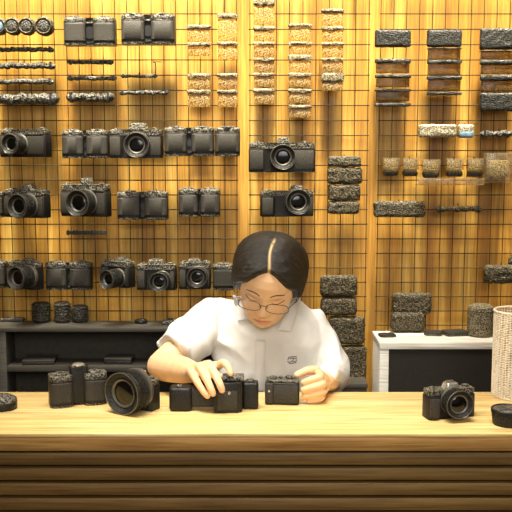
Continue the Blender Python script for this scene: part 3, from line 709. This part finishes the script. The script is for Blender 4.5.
# straw woven cylinder at the right end
p = Pz(523, 402, CT); s = S(360, p.y+.05); R = 24*s
t = thing('woven_basket', 'tall pale woven straw basket at the right end of the counter', 'basket', (p.x, p.y+R, CT+.0006))
H = P(505, 311, p.y+R).z-CT
b = bmesh.new(); n = 46; m = 48; rings = []
for j in range(m+1):
    rings.append([b.verts.new(((R+.0009*math.sin(i*PI+j*PI))*math.cos(2*PI*i/n), (R+.0009*math.cos(i*PI)*(-1)**j)*math.sin(2*PI*i/n), .002+(H-.004)*j/m)) for i in range(n)])
for A, B in zip(rings, rings[1:]):
    for i in range(n): b.faces.new((A[i], A[(i+1) % n], B[(i+1) % n], B[i]))
o = obj('woven_wall', b, M_BASKET, t, 0)
md = o.modifiers.new('weave', 'WIREFRAME'); md.thickness = .0026; md.use_replace = True; md.use_even_offset = False
b = bmesh.new(); tube(b, [((R)*math.cos(a), R*math.sin(a), H) for a in (2*PI*k/40 for k in range(40))], .003, 8, closed=True); obj('basket_rim', b, M_BASKET, t)
obj('basket_base', lathe([(R*.98, 0), (R, .004), (R*.9, .006), (0, .006)], 'z', (0, 0, 0), 40), M_BASKET, t)
# ------------------------------------------------------------------ the woman behind the counter
person = thing('person', 'woman in a white polo shirt and thin glasses looking down, each hand on a camera', 'person', (.03, 2.45, 0))
bpy.context.view_layer.update()
HC = P(268.5, 279, 2.36)
HM = Matrix.Translation(HC) @ Matrix.Rotation(math.radians(-4), 4, 'Z') @ Matrix.Rotation(math.radians(8), 4, 'Y') @ Matrix.Rotation(math.radians(35), 4, 'X') @ Matrix.Diagonal((1.11, 1, 1, 1))
def tab(t, z):
    if z <= t[0][0]: return t[0][1:]
    for a, b in zip(t, t[1:]):
        if z <= b[0]:
            k = (z-a[0])/(b[0]-a[0]); return [p+(q-p)*k for p, q in zip(a[1:], b[1:])]
    return t[-1][1:]
# z, half width, front y, back y
HT = [(-.1155, .004, -.062, -.050), (-.111, .020, -.078, -.030), (-.103, .031, -.085, -.010), (-.088, .044, -.089, .016), (-.07, .0535, -.090, .040), (-.05, .0615, -.090, .062), (-.03, .067, -.0895, .080),
      (0, .0715, -.0885, .0945), (.02, .0725, -.091, .098), (.045, .0705, -.089, .096), (.065, .0645, -.081, .088), (.085, .053, -.067, .073), (.10, .038, -.048, .052), (.11, .022, -.027, .030), (.115, .004, -.004, .006)]
sst = lambda a, b, x: (lambda q: q*q*(3-2*q))(max(0, min(1, (x-a)/(b-a))))
gs = lambda x, m, s: math.exp(-((x-m)/s)**2)
def feat(x, z):
    ax = abs(x); d = 0
    A = .003+.014*sst(.012, -.034, z); A *= sst(-.050, -.039, z)*sst(.03, .008, z)
    d -= A*math.exp(-(x/(.0085+.004*sst(0, -.035, z)))**2)
    d -= .006*gs(ax, .0115, .006)*gs(z, -.040, .006)
    d += .0065*gs(ax, .031, .016)*gs(z, .001, .011)
    d -= .0048*gs(ax, .031, .012)*gs(z, -.003, .008)
    d -= .003*gs(ax, .029, .018)*gs(z, .019, .007)
    d -= .0052*gs(x, 0, .019)*gs(z, -.0635, .0042)+.0062*gs(x, 0, .016)*gs(z, -.0735, .0048)
    d += .003*gs(x, 0, .024)*gs(z, -.0685, .0018)
    d -= .004*gs(x, 0, .016)*gs(z, -.100, .012)
    d -= .003*gs(ax, .043, .018)*gs(z, -.026, .018)
    d += .0022*gs(x, 0, .004)*gs(z, -.055, .006)
    return d
def head_pt(t, z, off=0, feats=True):
    a, yf, yb = tab(HT, z); c, s_ = math.cos(t), math.sin(t); e = .88
    x = a*math.copysign(abs(c)**e, c); ym = yf*.35+yb*.65 if z > -.05 else (yf+yb)/2
    y = ym+(yb-ym)*abs(s_)**e if s_ > 0 else ym+(yf-ym)*abs(s_)**e
    if feats and s_ < 0: y += feat(x, z)*sst(.0, -.35, s_)
    if z < -.08: z = -.08+(z+.08)*.70
    return Vector((x, y, z))
def head_mesh(bm, feats=True, off=None, n=120, m=110, attr=None):
    rings = []; lo, hi = -.1155, .115
    for j in range(m+1):
        q = -math.cos(PI*j/m); z = (lo+hi)/2+(hi-lo)/2*(q*.45+.55*(2*j/m-1)); R = []
        for i in range(n):
            p = head_pt(2*PI*i/n, z, 0, feats)
            if off:
                nd = Vector((p.x/.075**2, (p.y-.004)/.095**2, p.z/.115**2)).normalized(); p = p+nd*off(p)
            R.append(bm.verts.new(HM @ p))
        rings.append(R)
    for A, B in zip(rings, rings[1:]):
        for i in range(n): bm.faces.new((A[i], A[(i+1) % n], B[(i+1) % n], B[i]))
    bm.faces.new(rings[0][::-1]); bm.faces.new(rings[-1]); return bm
BX = P(268, 350, 2.50).x
SR, SL = P(213, 319, 2.50), P(311, 326, 2.50)
ER, EL = P(162, 366, 2.35), P(341, 379, 2.455)
WR, WL = P(193, 372, 2.195), P(324.5, 381.5, 2.272)
HR = dict(index=[(217, 366, 2.150, .0098), (224, 363, 2.128, .0088), (228.5, 367.5, 2.113, .0080), (230.5, 373, 2.104, .0072)],
          middle=[(208.5, 365, 2.148, .0102), (215, 374, 2.112, .0092), (219.5, 383.5, 2.092, .0083), (222, 390, 2.090, .0075)],
          ring=[(199.5, 367, 2.148, .0100), (206, 378, 2.113, .0090), (210.5, 388, 2.098, .0081), (213, 393.5, 2.097, .0073)],
          pinky=[(191.5, 372, 2.150, .0092), (197.5, 382.5, 2.118, .0082), (203, 391, 2.106, .0074), (207.5, 396, 2.104, .0066)],
          thumb=[(205, 374, 2.19, .012), (213, 374, 2.182, .0105), (221, 378, 2.172, .0088)])
HL = dict(index=[(319, 374, 2.228, .0100), (320, 377, 2.186, .0092), (310.5, 380, 2.178, .0084), (304, 382.5, 2.180, .0076)],
          middle=[(321.5, 380, 2.228, .0100), (322.5, 384.2, 2.182, .0093), (312.5, 387.4, 2.174, .0085), (303.5, 389.6, 2.178, .0077)],
          ring=[(322.5, 386.5, 2.228, .0095), (323, 391.3, 2.184, .0088), (313.5, 394.3, 2.177, .0080), (304.5, 395.8, 2.180, .0073)],
          pinky=[(323, 392, 2.224, .0086), (321.5, 397.5, 2.190, .0078), (315, 399.8, 2.184, .0072), (308.5, 400.4, 2.184, .0066)],
          thumb=[(321, 377, 2.24, .0125), (315.5, 370.5, 2.226, .0108), (306, 371.3, 2.212, .0098), (297.5, 375, 2.200, .0084)])
def spline(pts, k=4):
    out = []
    for i in range(len(pts)-1):
        p0, p1, p2, p3 = pts[max(i-1, 0)], pts[i], pts[i+1], pts[min(i+2, len(pts)-1)]
        for j in range(k):
            t = j/k; out.append(tuple(.5*(2*b+(c-a)*t+(2*a-5*b+4*c-d)*t*t+(3*b-a-3*c+d)*t**3) for a, b, c, d in zip(p0, p1, p2, p3)))
    return out+[tuple(pts[-1])]
bm = bmesh.new()
head_mesh(bm)
for sx in (-1, 1):                                   # ears
    g = bmesh.ops.create_uvsphere(bm, u_segments=16, v_segments=10, radius=1)['verts']
    for v in g: v.co = HM @ Vector((sx*(.073+.008*v.co.x*sx+.006*v.co.y), .008+.015*v.co.y, -.014+.029*v.co.z))
NB = Vector((BX+.002, 2.475, .955))
tube(bm, [HM @ Vector((0, .035, -.03)), HM @ Vector((0, .030, -.075)), NB, NB+Vector((0, .02, -.06))], [.050, .049, .054, .075], 28)
loft(bm, [((BX, 2.50, .47), .135, .09, 2.4), ((BX, 2.50, .62), .120, .082, 2.4), ((BX, 2.495, .78), .125, .085, 2.4), ((BX, 2.49, .88), .135, .078, 2.4), ((BX, 2.49, .935), .125, .062, 2.3), ((BX, 2.485, .968), .07, .045, 2.1)])
for sh, el, wr, hand, rr in ((SR, ER, WR, HR, (.045, .040, .0385, .0375, .033, .026)), (SL, EL, WL, HL, (.038, .027, .028, .029, .028, .0235))):
    tube(bm, [sh, el], [rr[0], rr[1]], 24)
    tube(bm, [el, el.lerp(wr, .25), el.lerp(wr, .5), el.lerp(wr, .75), wr], [rr[1], rr[2]*1.0, rr[3]*.98, rr[4], rr[5]], 24)
    mids = []
    for nm, ch in hand.items():
        c3 = [tuple(P(px, py, Y))+(r,) for px, py, Y, r in ch]
        c3 = [q[:3]+(q[3]*(1.10 if hand is HL else 1.13),) for q in c3]; sp = spline(c3); tube(bm, [q[:3] for q in sp], [q[3] for q in sp], 14)
        if len(c3) == 4 and nm != 'thumb':           # knuckle bulges
            for q, k in ((c3[1], 1.08),):
                g = bmesh.ops.create_uvsphere(bm, u_segments=12, v_segments=8, radius=q[3]*k)['verts']
                for v in g: v.co += Vector(q[:3])
        a = Vector(c3[0][:3]); mids.append(a)
        tube(bm, [wr, wr.lerp(a, .55), a], [rr[5]*.86, .0165, c3[0][3]*1.12], 16)
    for a, b in zip(mids[:3], mids[1:4]): tube(bm, [a.lerp(wr, .12), b.lerp(wr, .12)], [.0105, .0105], 12); tube(bm, [a.lerp(wr, .45), b.lerp(wr, .45)], [.014, .014], 12)
body = remesh(bm, .0022, 5, 'body', M_SKIN, None, .5)
HI = HM.inverted()
tone = []
base, lip, pink, hand_c = [Vector(lin(c)[:3]) for c in ((236, 196, 150), (204, 128, 104), (230, 174, 134), (236, 188, 138))]
for v in body.data.vertices:
    p = HI @ v.co; c = base.copy()
    if abs(p.x) < .1 and -.12 < p.z < .13:
        if p.y < -.03:
            w = 0
            ax = abs(p.x)
            lipz = (-.0685-p.z)
            if ax < .024:
                up = .0078*(1-(ax/.024)**2)*(1-.25*gs(ax, 0, .003)); dn = .0095*(1-(ax/.023)**2)
                w = sst(1.15, .8, -lipz/max(up, 1e-4)) if lipz < 0 else sst(1.15, .8, lipz/max(dn, 1e-4))
            c = c.lerp(lip, w*.75)
            c = c.lerp(pink, .25*gs(ax, .042, .02)*gs(p.z, -.03, .02))
            c = c.lerp(pink, .4*gs(ax, 0, .01)*gs(p.z, -.038, .008))
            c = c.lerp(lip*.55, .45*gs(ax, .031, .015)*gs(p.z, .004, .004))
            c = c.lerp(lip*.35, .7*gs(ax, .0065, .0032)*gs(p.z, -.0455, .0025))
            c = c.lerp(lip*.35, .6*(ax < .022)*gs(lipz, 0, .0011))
    elif v.co.y < 2.24 and v.co.z < .9: c = base.lerp(hand_c, .8)
    else: c = base.lerp(hand_c, .25)
    tone.extend((c.x, c.y, c.z, 1))
at = body.data.color_attributes.new('tone', 'FLOAT_COLOR', 'POINT'); at.data.foreach_set('color', tone)
def keep(o, parent=person):
    bpy.context.view_layer.update(); o.parent = parent
    o.matrix_parent_inverse = parent.matrix_world.inverted(); return o
keep(body)
def bvh_of(o): return BVHTree.FromPolygons([v.co.copy() for v in o.data.vertices], [tuple(p.vertices) for p in o.data.polygons])
BV = bvh_of(body)
def face_at(x, z, lift=.0006):
    a = HM @ Vector((x, -.2, z)); d = (HM.to_3x3() @ Vector((0, 1, 0))).normalized()
    h, nrm, _, _ = BV.ray_cast(a, d); return (h-d*lift) if h else HM @ Vector((x, -.088-lift, z))
# brows and closed lash lines
for sx in (-1, 1):
    pts = [(sx*(.013+.032*k/9), .0225+.0055*math.sin(PI*(k/9)**.8)-.002*(k/9)**3) for k in range(10)]
    o = obj('eyebrow', tube(bmesh.new(), [face_at(x, z, .0002) for x, z in pts], [.0008+.0008*math.sin(PI*min(1, .15+k/11)) for k in range(10)], 8), M_LASH); keep(o)
    pts = [(sx*(.0175+.028*k/11), -.0025-.0042*math.sin(PI*k/11)-.0005*k/11) for k in range(12)]
    o = obj('eyelashes', tube(bmesh.new(), [face_at(x, z, .0003) for x, z in pts], [.0007+.0006*k/11 for k in range(12)], 6), M_LASH); keep(o)
# hair
def zline(p):
    ax = abs(p.x); fr = .083-.088*(ax/.069)**1.75
    zl = fr+( -.055-fr)*sst(-.050, -.014, p.y) if ax > .03 else fr
    return zl+(-.088-zl)*sst(.0, .045, p.y)
def hair_off(p):
    k = sst(-.004, .010+.034*sst(.02, -.03, p.z)*sst(-.05, -.03, p.y), p.z-zline(p)); side = gs(abs(p.x), .07, .03)
    th = .0125+.0065*side*sst(.09, -.01, p.z)+.003*sst(.0, .06, p.y)+.0016*mnoise.noise(Vector((math.atan2(p.z, -p.y)*9, p.x*20, 3)))
    px_ = p.x-.0025*math.sin(p.y*60)
    th -= .0045*gs(px_, 0, .005)*sst(.05, .02, p.y)*sst(.03, .06, p.z)
    return -.006+(th+.006)*k
bm = bmesh.new(); head_mesh(bm, False, hair_off, 200, 130)
g = bmesh.ops.create_uvsphere(bm, u_segments=24, v_segments=16, radius=1)['verts']          # low knot at the nape
for v in g: v.co = HM @ Vector((.012+.050*v.co.x, .095+.026*v.co.y, -.055+.040*v.co.z))
hair = obj('hair', bm, M_HAIR, None, 0)
for p in hair.data.polygons: p.use_smooth = True
sv, pv = [], []
for v in hair.data.vertices:
    p = HI @ v.co
    sv.extend((math.atan2(p.z+.02, -p.y)*1.3+abs(p.x)*3.0, abs(p.x)*1.6, .4*(p.x > 0)))
    px_ = p.x-.0025*math.sin(p.y*60)
    pv.append(.85*gs(px_, 0, .0026)*sst(.035, .01, p.y)*sst(.06, .085, p.z))
hair.data.attributes.new('strand', 'FLOAT_VECTOR', 'POINT').data.foreach_set('vector', sv)
hair.data.attributes.new('parting', 'FLOAT', 'POINT').data.foreach_set('value', pv)
keep(hair)
for sx in (-1, 1):                                   # loose wisps by the temples
    strands = bmesh.new()
    for k in range(3):
        a = [Vector((sx*(.064+.002*k), -.040+.006*k, .035)), Vector((sx*(.078+.001*k), -.030+.006*k, .0)), Vector((sx*(.079-.002*k), -.018+.006*k, -.035)), Vector((sx*(.072-.002*k), -.012+.005*k, -.062+.004*k))]
        sp = spline([tuple(q) for q in a], 5); tube(strands, [HM @ Vector(q) for q in sp], [.0013*(1-.5*i/len(sp)) for i in range(len(sp))], 6)
    o = obj('loose_strand', strands, M_HAIR); keep(o, hair)
# glasses
gl = bpy.data.objects.new('glasses', None); C.objects.link(gl); keep(gl)
def gp(x, z, fwd): return HM @ Vector((x*1.0, fwd, z+.0065))
fwd = lambda x: -.1065+.9*(abs(x)-.01)**2*2.2
frame = bmesh.new()
for sx in (-1, 1):
    loop = []
    for k in range(36):
        a = 2*PI*k/36; x = sx*(.0325+.0265*math.copysign(abs(math.cos(a))**.75, math.cos(a))); z = -.0075+.0165*math.copysign(abs(math.sin(a))**.8, math.sin(a))
        loop.append(gp(x, z, fwd(x)))
    tube(frame, loop, .00085, 6, closed=True)
    b = bmesh.new(); b.faces.new([b.verts.new(q) for q in loop]); o = obj('spectacle_lens', b, M_LENSPANE, None, 0); keep(o, gl)
tube(frame, [gp(-.0065, -.003, fwd(0)), gp(-.003, .0, fwd(0)-.002), gp(.003, .0, fwd(0)-.002), gp(.0065, -.003, fwd(0))], .0009, 6)
o = obj('rims', frame, M_RING); keep(o, gl)
for sx in (-1, 1):
    o = obj('temple_arm', tube(bmesh.new(), [gp(sx*.059, .0, fwd(.059)), gp(sx*.073, .001, -.075), gp(sx*.079, .001, -.02), gp(sx*.078, -.006, .01)], .0012, 6), M_RING); keep(o, gl)
    o = obj('nose_pad', tube(bmesh.new(), [gp(sx*.0075, -.010, fwd(0)), gp(sx*.009, -.012, -.095)], .0012, 6), M_RIM); keep(o, gl)
# polo shirt
bm = bmesh.new()
loft(bm, [((BX, 2.50, .46), .165, .115, 2.5), ((BX, 2.50, .60), .150, .105, 2.5), ((BX, 2.495, .76), .148, .105, 2.5), ((BX, 2.485, .86), .158, .100, 2.5), ((BX-.006, 2.485, .92), .142, .088, 2.4), ((BX-.004, 2.483, .955), .106, .074, 2.2), ((BX, 2.477, .982), .078, .064, 2.0), ((BX, 2.473, .993), .062, .060, 2.0)])
HR_ = SR.lerp(ER, .74); HL_ = P(333, 370, 2.46)
tube(bm, [SR+Vector((.05, 0, -.005)), SR, SR.lerp(ER, .4), HR_-(ER-SR)*.03, HR_], [.060, .060, .060, .060, .060], 30, caps=False)
tube(bm, [SL+Vector((-.05, 0, -.005)), SL, SL.lerp(EL, .4), HL_-(EL-SL)*.03, HL_], [.050, .050, .049, .047, .046], 30, caps=False)
tube(bm, [HL_+Vector((-.004, .02, .03)), HL_, EL.lerp(WL, .25)+Vector((-.012, 0, .004)), EL.lerp(WL, .5)+Vector((-.006, 0, .010)), EL.lerp(WL, .90)+Vector((-.001, 0, .017))], [.041, .041, .037, .033, .027], 26, caps=False)
shirt = remesh(bm, .0042, 9, 'polo_shirt', M_SHIRT, None, .5)
me = shirt.data
nrms = [v.normal.copy() for v in me.vertices]
for v, vn in zip(me.vertices, nrms):                 # soft folds
    p = v.co.copy(); k = 0
    q = Vector((p.x*15+p.z*7, p.y*10, p.z*9-p.x*5)); k = 1-abs(mnoise.noise(q))*2.2
    r = mnoise.noise(Vector((p.x*34-p.z*22, p.y*20, p.z*14+p.x*20)))
    arm = max(0, min(1, (abs(p.x-BX)-.09)/.07))
    v.co += vn*(.008*max(0, k)*(.45+.9*arm)+.0022*r*(.4+.9*arm)-.0015)
SV = bvh_of(shirt); keep(shirt)
camo = Vector((0, 0, EYE))
def on_shirt(px, py, lift, Yd):
    d = ray(px, py).normalized(); h, _, _, _ = SV.ray_cast(camo, d)
    if h is None or h.y > Yd+.05: h = P(px, py, Yd)
    return h-d*lift
def patch(corners, lifts, Yd, nu=10, nv=14, bulge=.004):
    """corners as pixels of the flap's four ends, laid on the shirt"""
    b = bmesh.new(); A, B_, C_, D_ = corners; G_ = []
    for j in range(nv+1):
        v = j/nv; R = []
        for i in range(nu+1):
            u = i/nu
            px = (A[0]*(1-u)+B_[0]*u)*(1-v)+(D_[0]*(1-u)+C_[0]*u)*v; py = (A[1]*(1-u)+B_[1]*u)*(1-v)+(D_[1]*(1-u)+C_[1]*u)*v
            R.append(b.verts.new(on_shirt(px, py, lifts[0]*(1-v)+lifts[1]*v+bulge*math.sin(PI*v)*math.sin(PI*u), Yd[0]*(1-v)+Yd[1]*v)))
        G_.append(R)
    for a, c in zip(G_, G_[1:]):
        for i in range(nu): b.faces.new((a[i], a[i+1], c[i+1], c[i]))
    for _ in range(4): bmesh.ops.smooth_vert(b, verts=b.verts, factor=.4, use_axis_x=True, use_axis_y=True, use_axis_z=True)
    return b
def flap(corners, lifts, Yd, nm='collar_flap'):
    o = obj(nm, patch(corners, lifts, Yd), M_SHIRT, None, 60)
    m = o.modifiers.new('t', 'SOLIDIFY'); m.thickness = .0028; m.offset = 0
    return keep(o, shirt)
flap([(232, 294), (242, 297), (254, 320), (237, 322)], (.006, .008), (2.43, 2.40))
flap([(302, 296), (292, 300), (276, 331), (291, 333)], (.006, .008), (2.44, 2.40))
flap([(255, 338), (266, 339), (264, 394), (256, 394)], (.002, .002), (2.40, 2.40), 'button_placket')
b = bmesh.new()
for line in ([(288, 360), (288.5, 357.5), (291, 356.8), (296.5, 356.6)], [(290, 358.6), (293, 358.2), (296.8, 358.6), (296.6, 361), (293, 361.8)], [(287.5, 361.5), (289.5, 362.3), (292, 361.2), (293.5, 359.6)], [(289, 363.2), (293, 363.2), (296, 362.4)]):
    tube(b, [on_shirt(x, y, .0008, 2.4) for x, y in line], .0010, 6)
o = obj('chest_emblem', b, M_EMB); keep(o, shirt)
# trousers and shoes, below the counter
bm = bmesh.new()
tube(bm, [(BX-.07, 2.50, .50), (BX+.07, 2.50, .50)], [.10, .10], 24)
for sx in (-1, 1):
    tube(bm, [(BX+sx*.08, 2.50, .48), (BX+sx*.10, 2.22, .47), (BX+sx*.10, 2.14, .44)], [.085, .066, .058], 20)
    tube(bm, [(BX+sx*.10, 2.14, .44), (BX+sx*.10, 2.17, .28), (BX+sx*.10, 2.20, .09)], [.058, .054, .048], 20)
o = remesh(bm, .008, 4, 'trousers', M_TROUSER, None); keep(o)
for sx in (-1, 1):
    o = obj('shoe', prism([(BX+sx*.10+.042*math.cos(a)*(1-.15*math.sin(a)), 2.16+.125*math.sin(a)) for a in (2*PI*k/24 for k in range(24))], .0, .075, .02, 3), M_BOX); keep(o)
# ------------------------------------------------------------------ lights
def area(name, loc, target, sx, sy, power, col, spread=180):
    l = bpy.data.lights.new(name, 'AREA'); l.shape = 'RECTANGLE'; l.size = sx; l.size_y = sy; l.energy = power; l.color = col; l.spread = math.radians(spread)
    o = bpy.data.objects.new(name, l); C.objects.link(o); o.location = loc
    o.rotation_euler = (Vector(target)-Vector(loc)).to_track_quat('-Z', 'Y').to_euler(); return o
for ty, tz, e in ((2.85, 1.78, 17), (2.85, 1.35, 15), (2.85, .95, 10)):
    area('wall_washer_lamp', (0, 2.45, 2.72), (0, ty, tz), 3.6, .12, e, (1, .92, .75), 17)
area('counter_lamp', (-.2, 1.75, 2.7), (0, 2.15, .8), 1.6, .5, 15, (1, .96, .88), 62)
area('front_fill_lamp', (.2, -.7, 2.1), (0, 2.2, .8), 2.0, 1.2, 7.5, (1, .97, .92), 60)
w = bpy.data.worlds.new('World'); bpy.context.scene.world = w; w.use_nodes = True
w.node_tree.nodes['Background'].inputs['Color'].default_value = (1, .9, .75, 1); w.node_tree.nodes['Background'].inputs['Strength'].default_value = .2
# ------------------------------------------------------------------ camera
cd = bpy.data.cameras.new('Camera'); cam = bpy.data.objects.new('Camera', cd); C.objects.link(cam)
cd.sensor_width = 36; cd.lens = 36*F/512; cam.location = (0, 0, EYE); cam.rotation_euler = (PI/2-TH, 0, 0); cd.clip_start = .05
bpy.context.scene.camera = cam
vs = bpy.context.scene.view_settings; vs.view_transform = 'Standard'; vs.look = 'None'; vs.exposure = 0
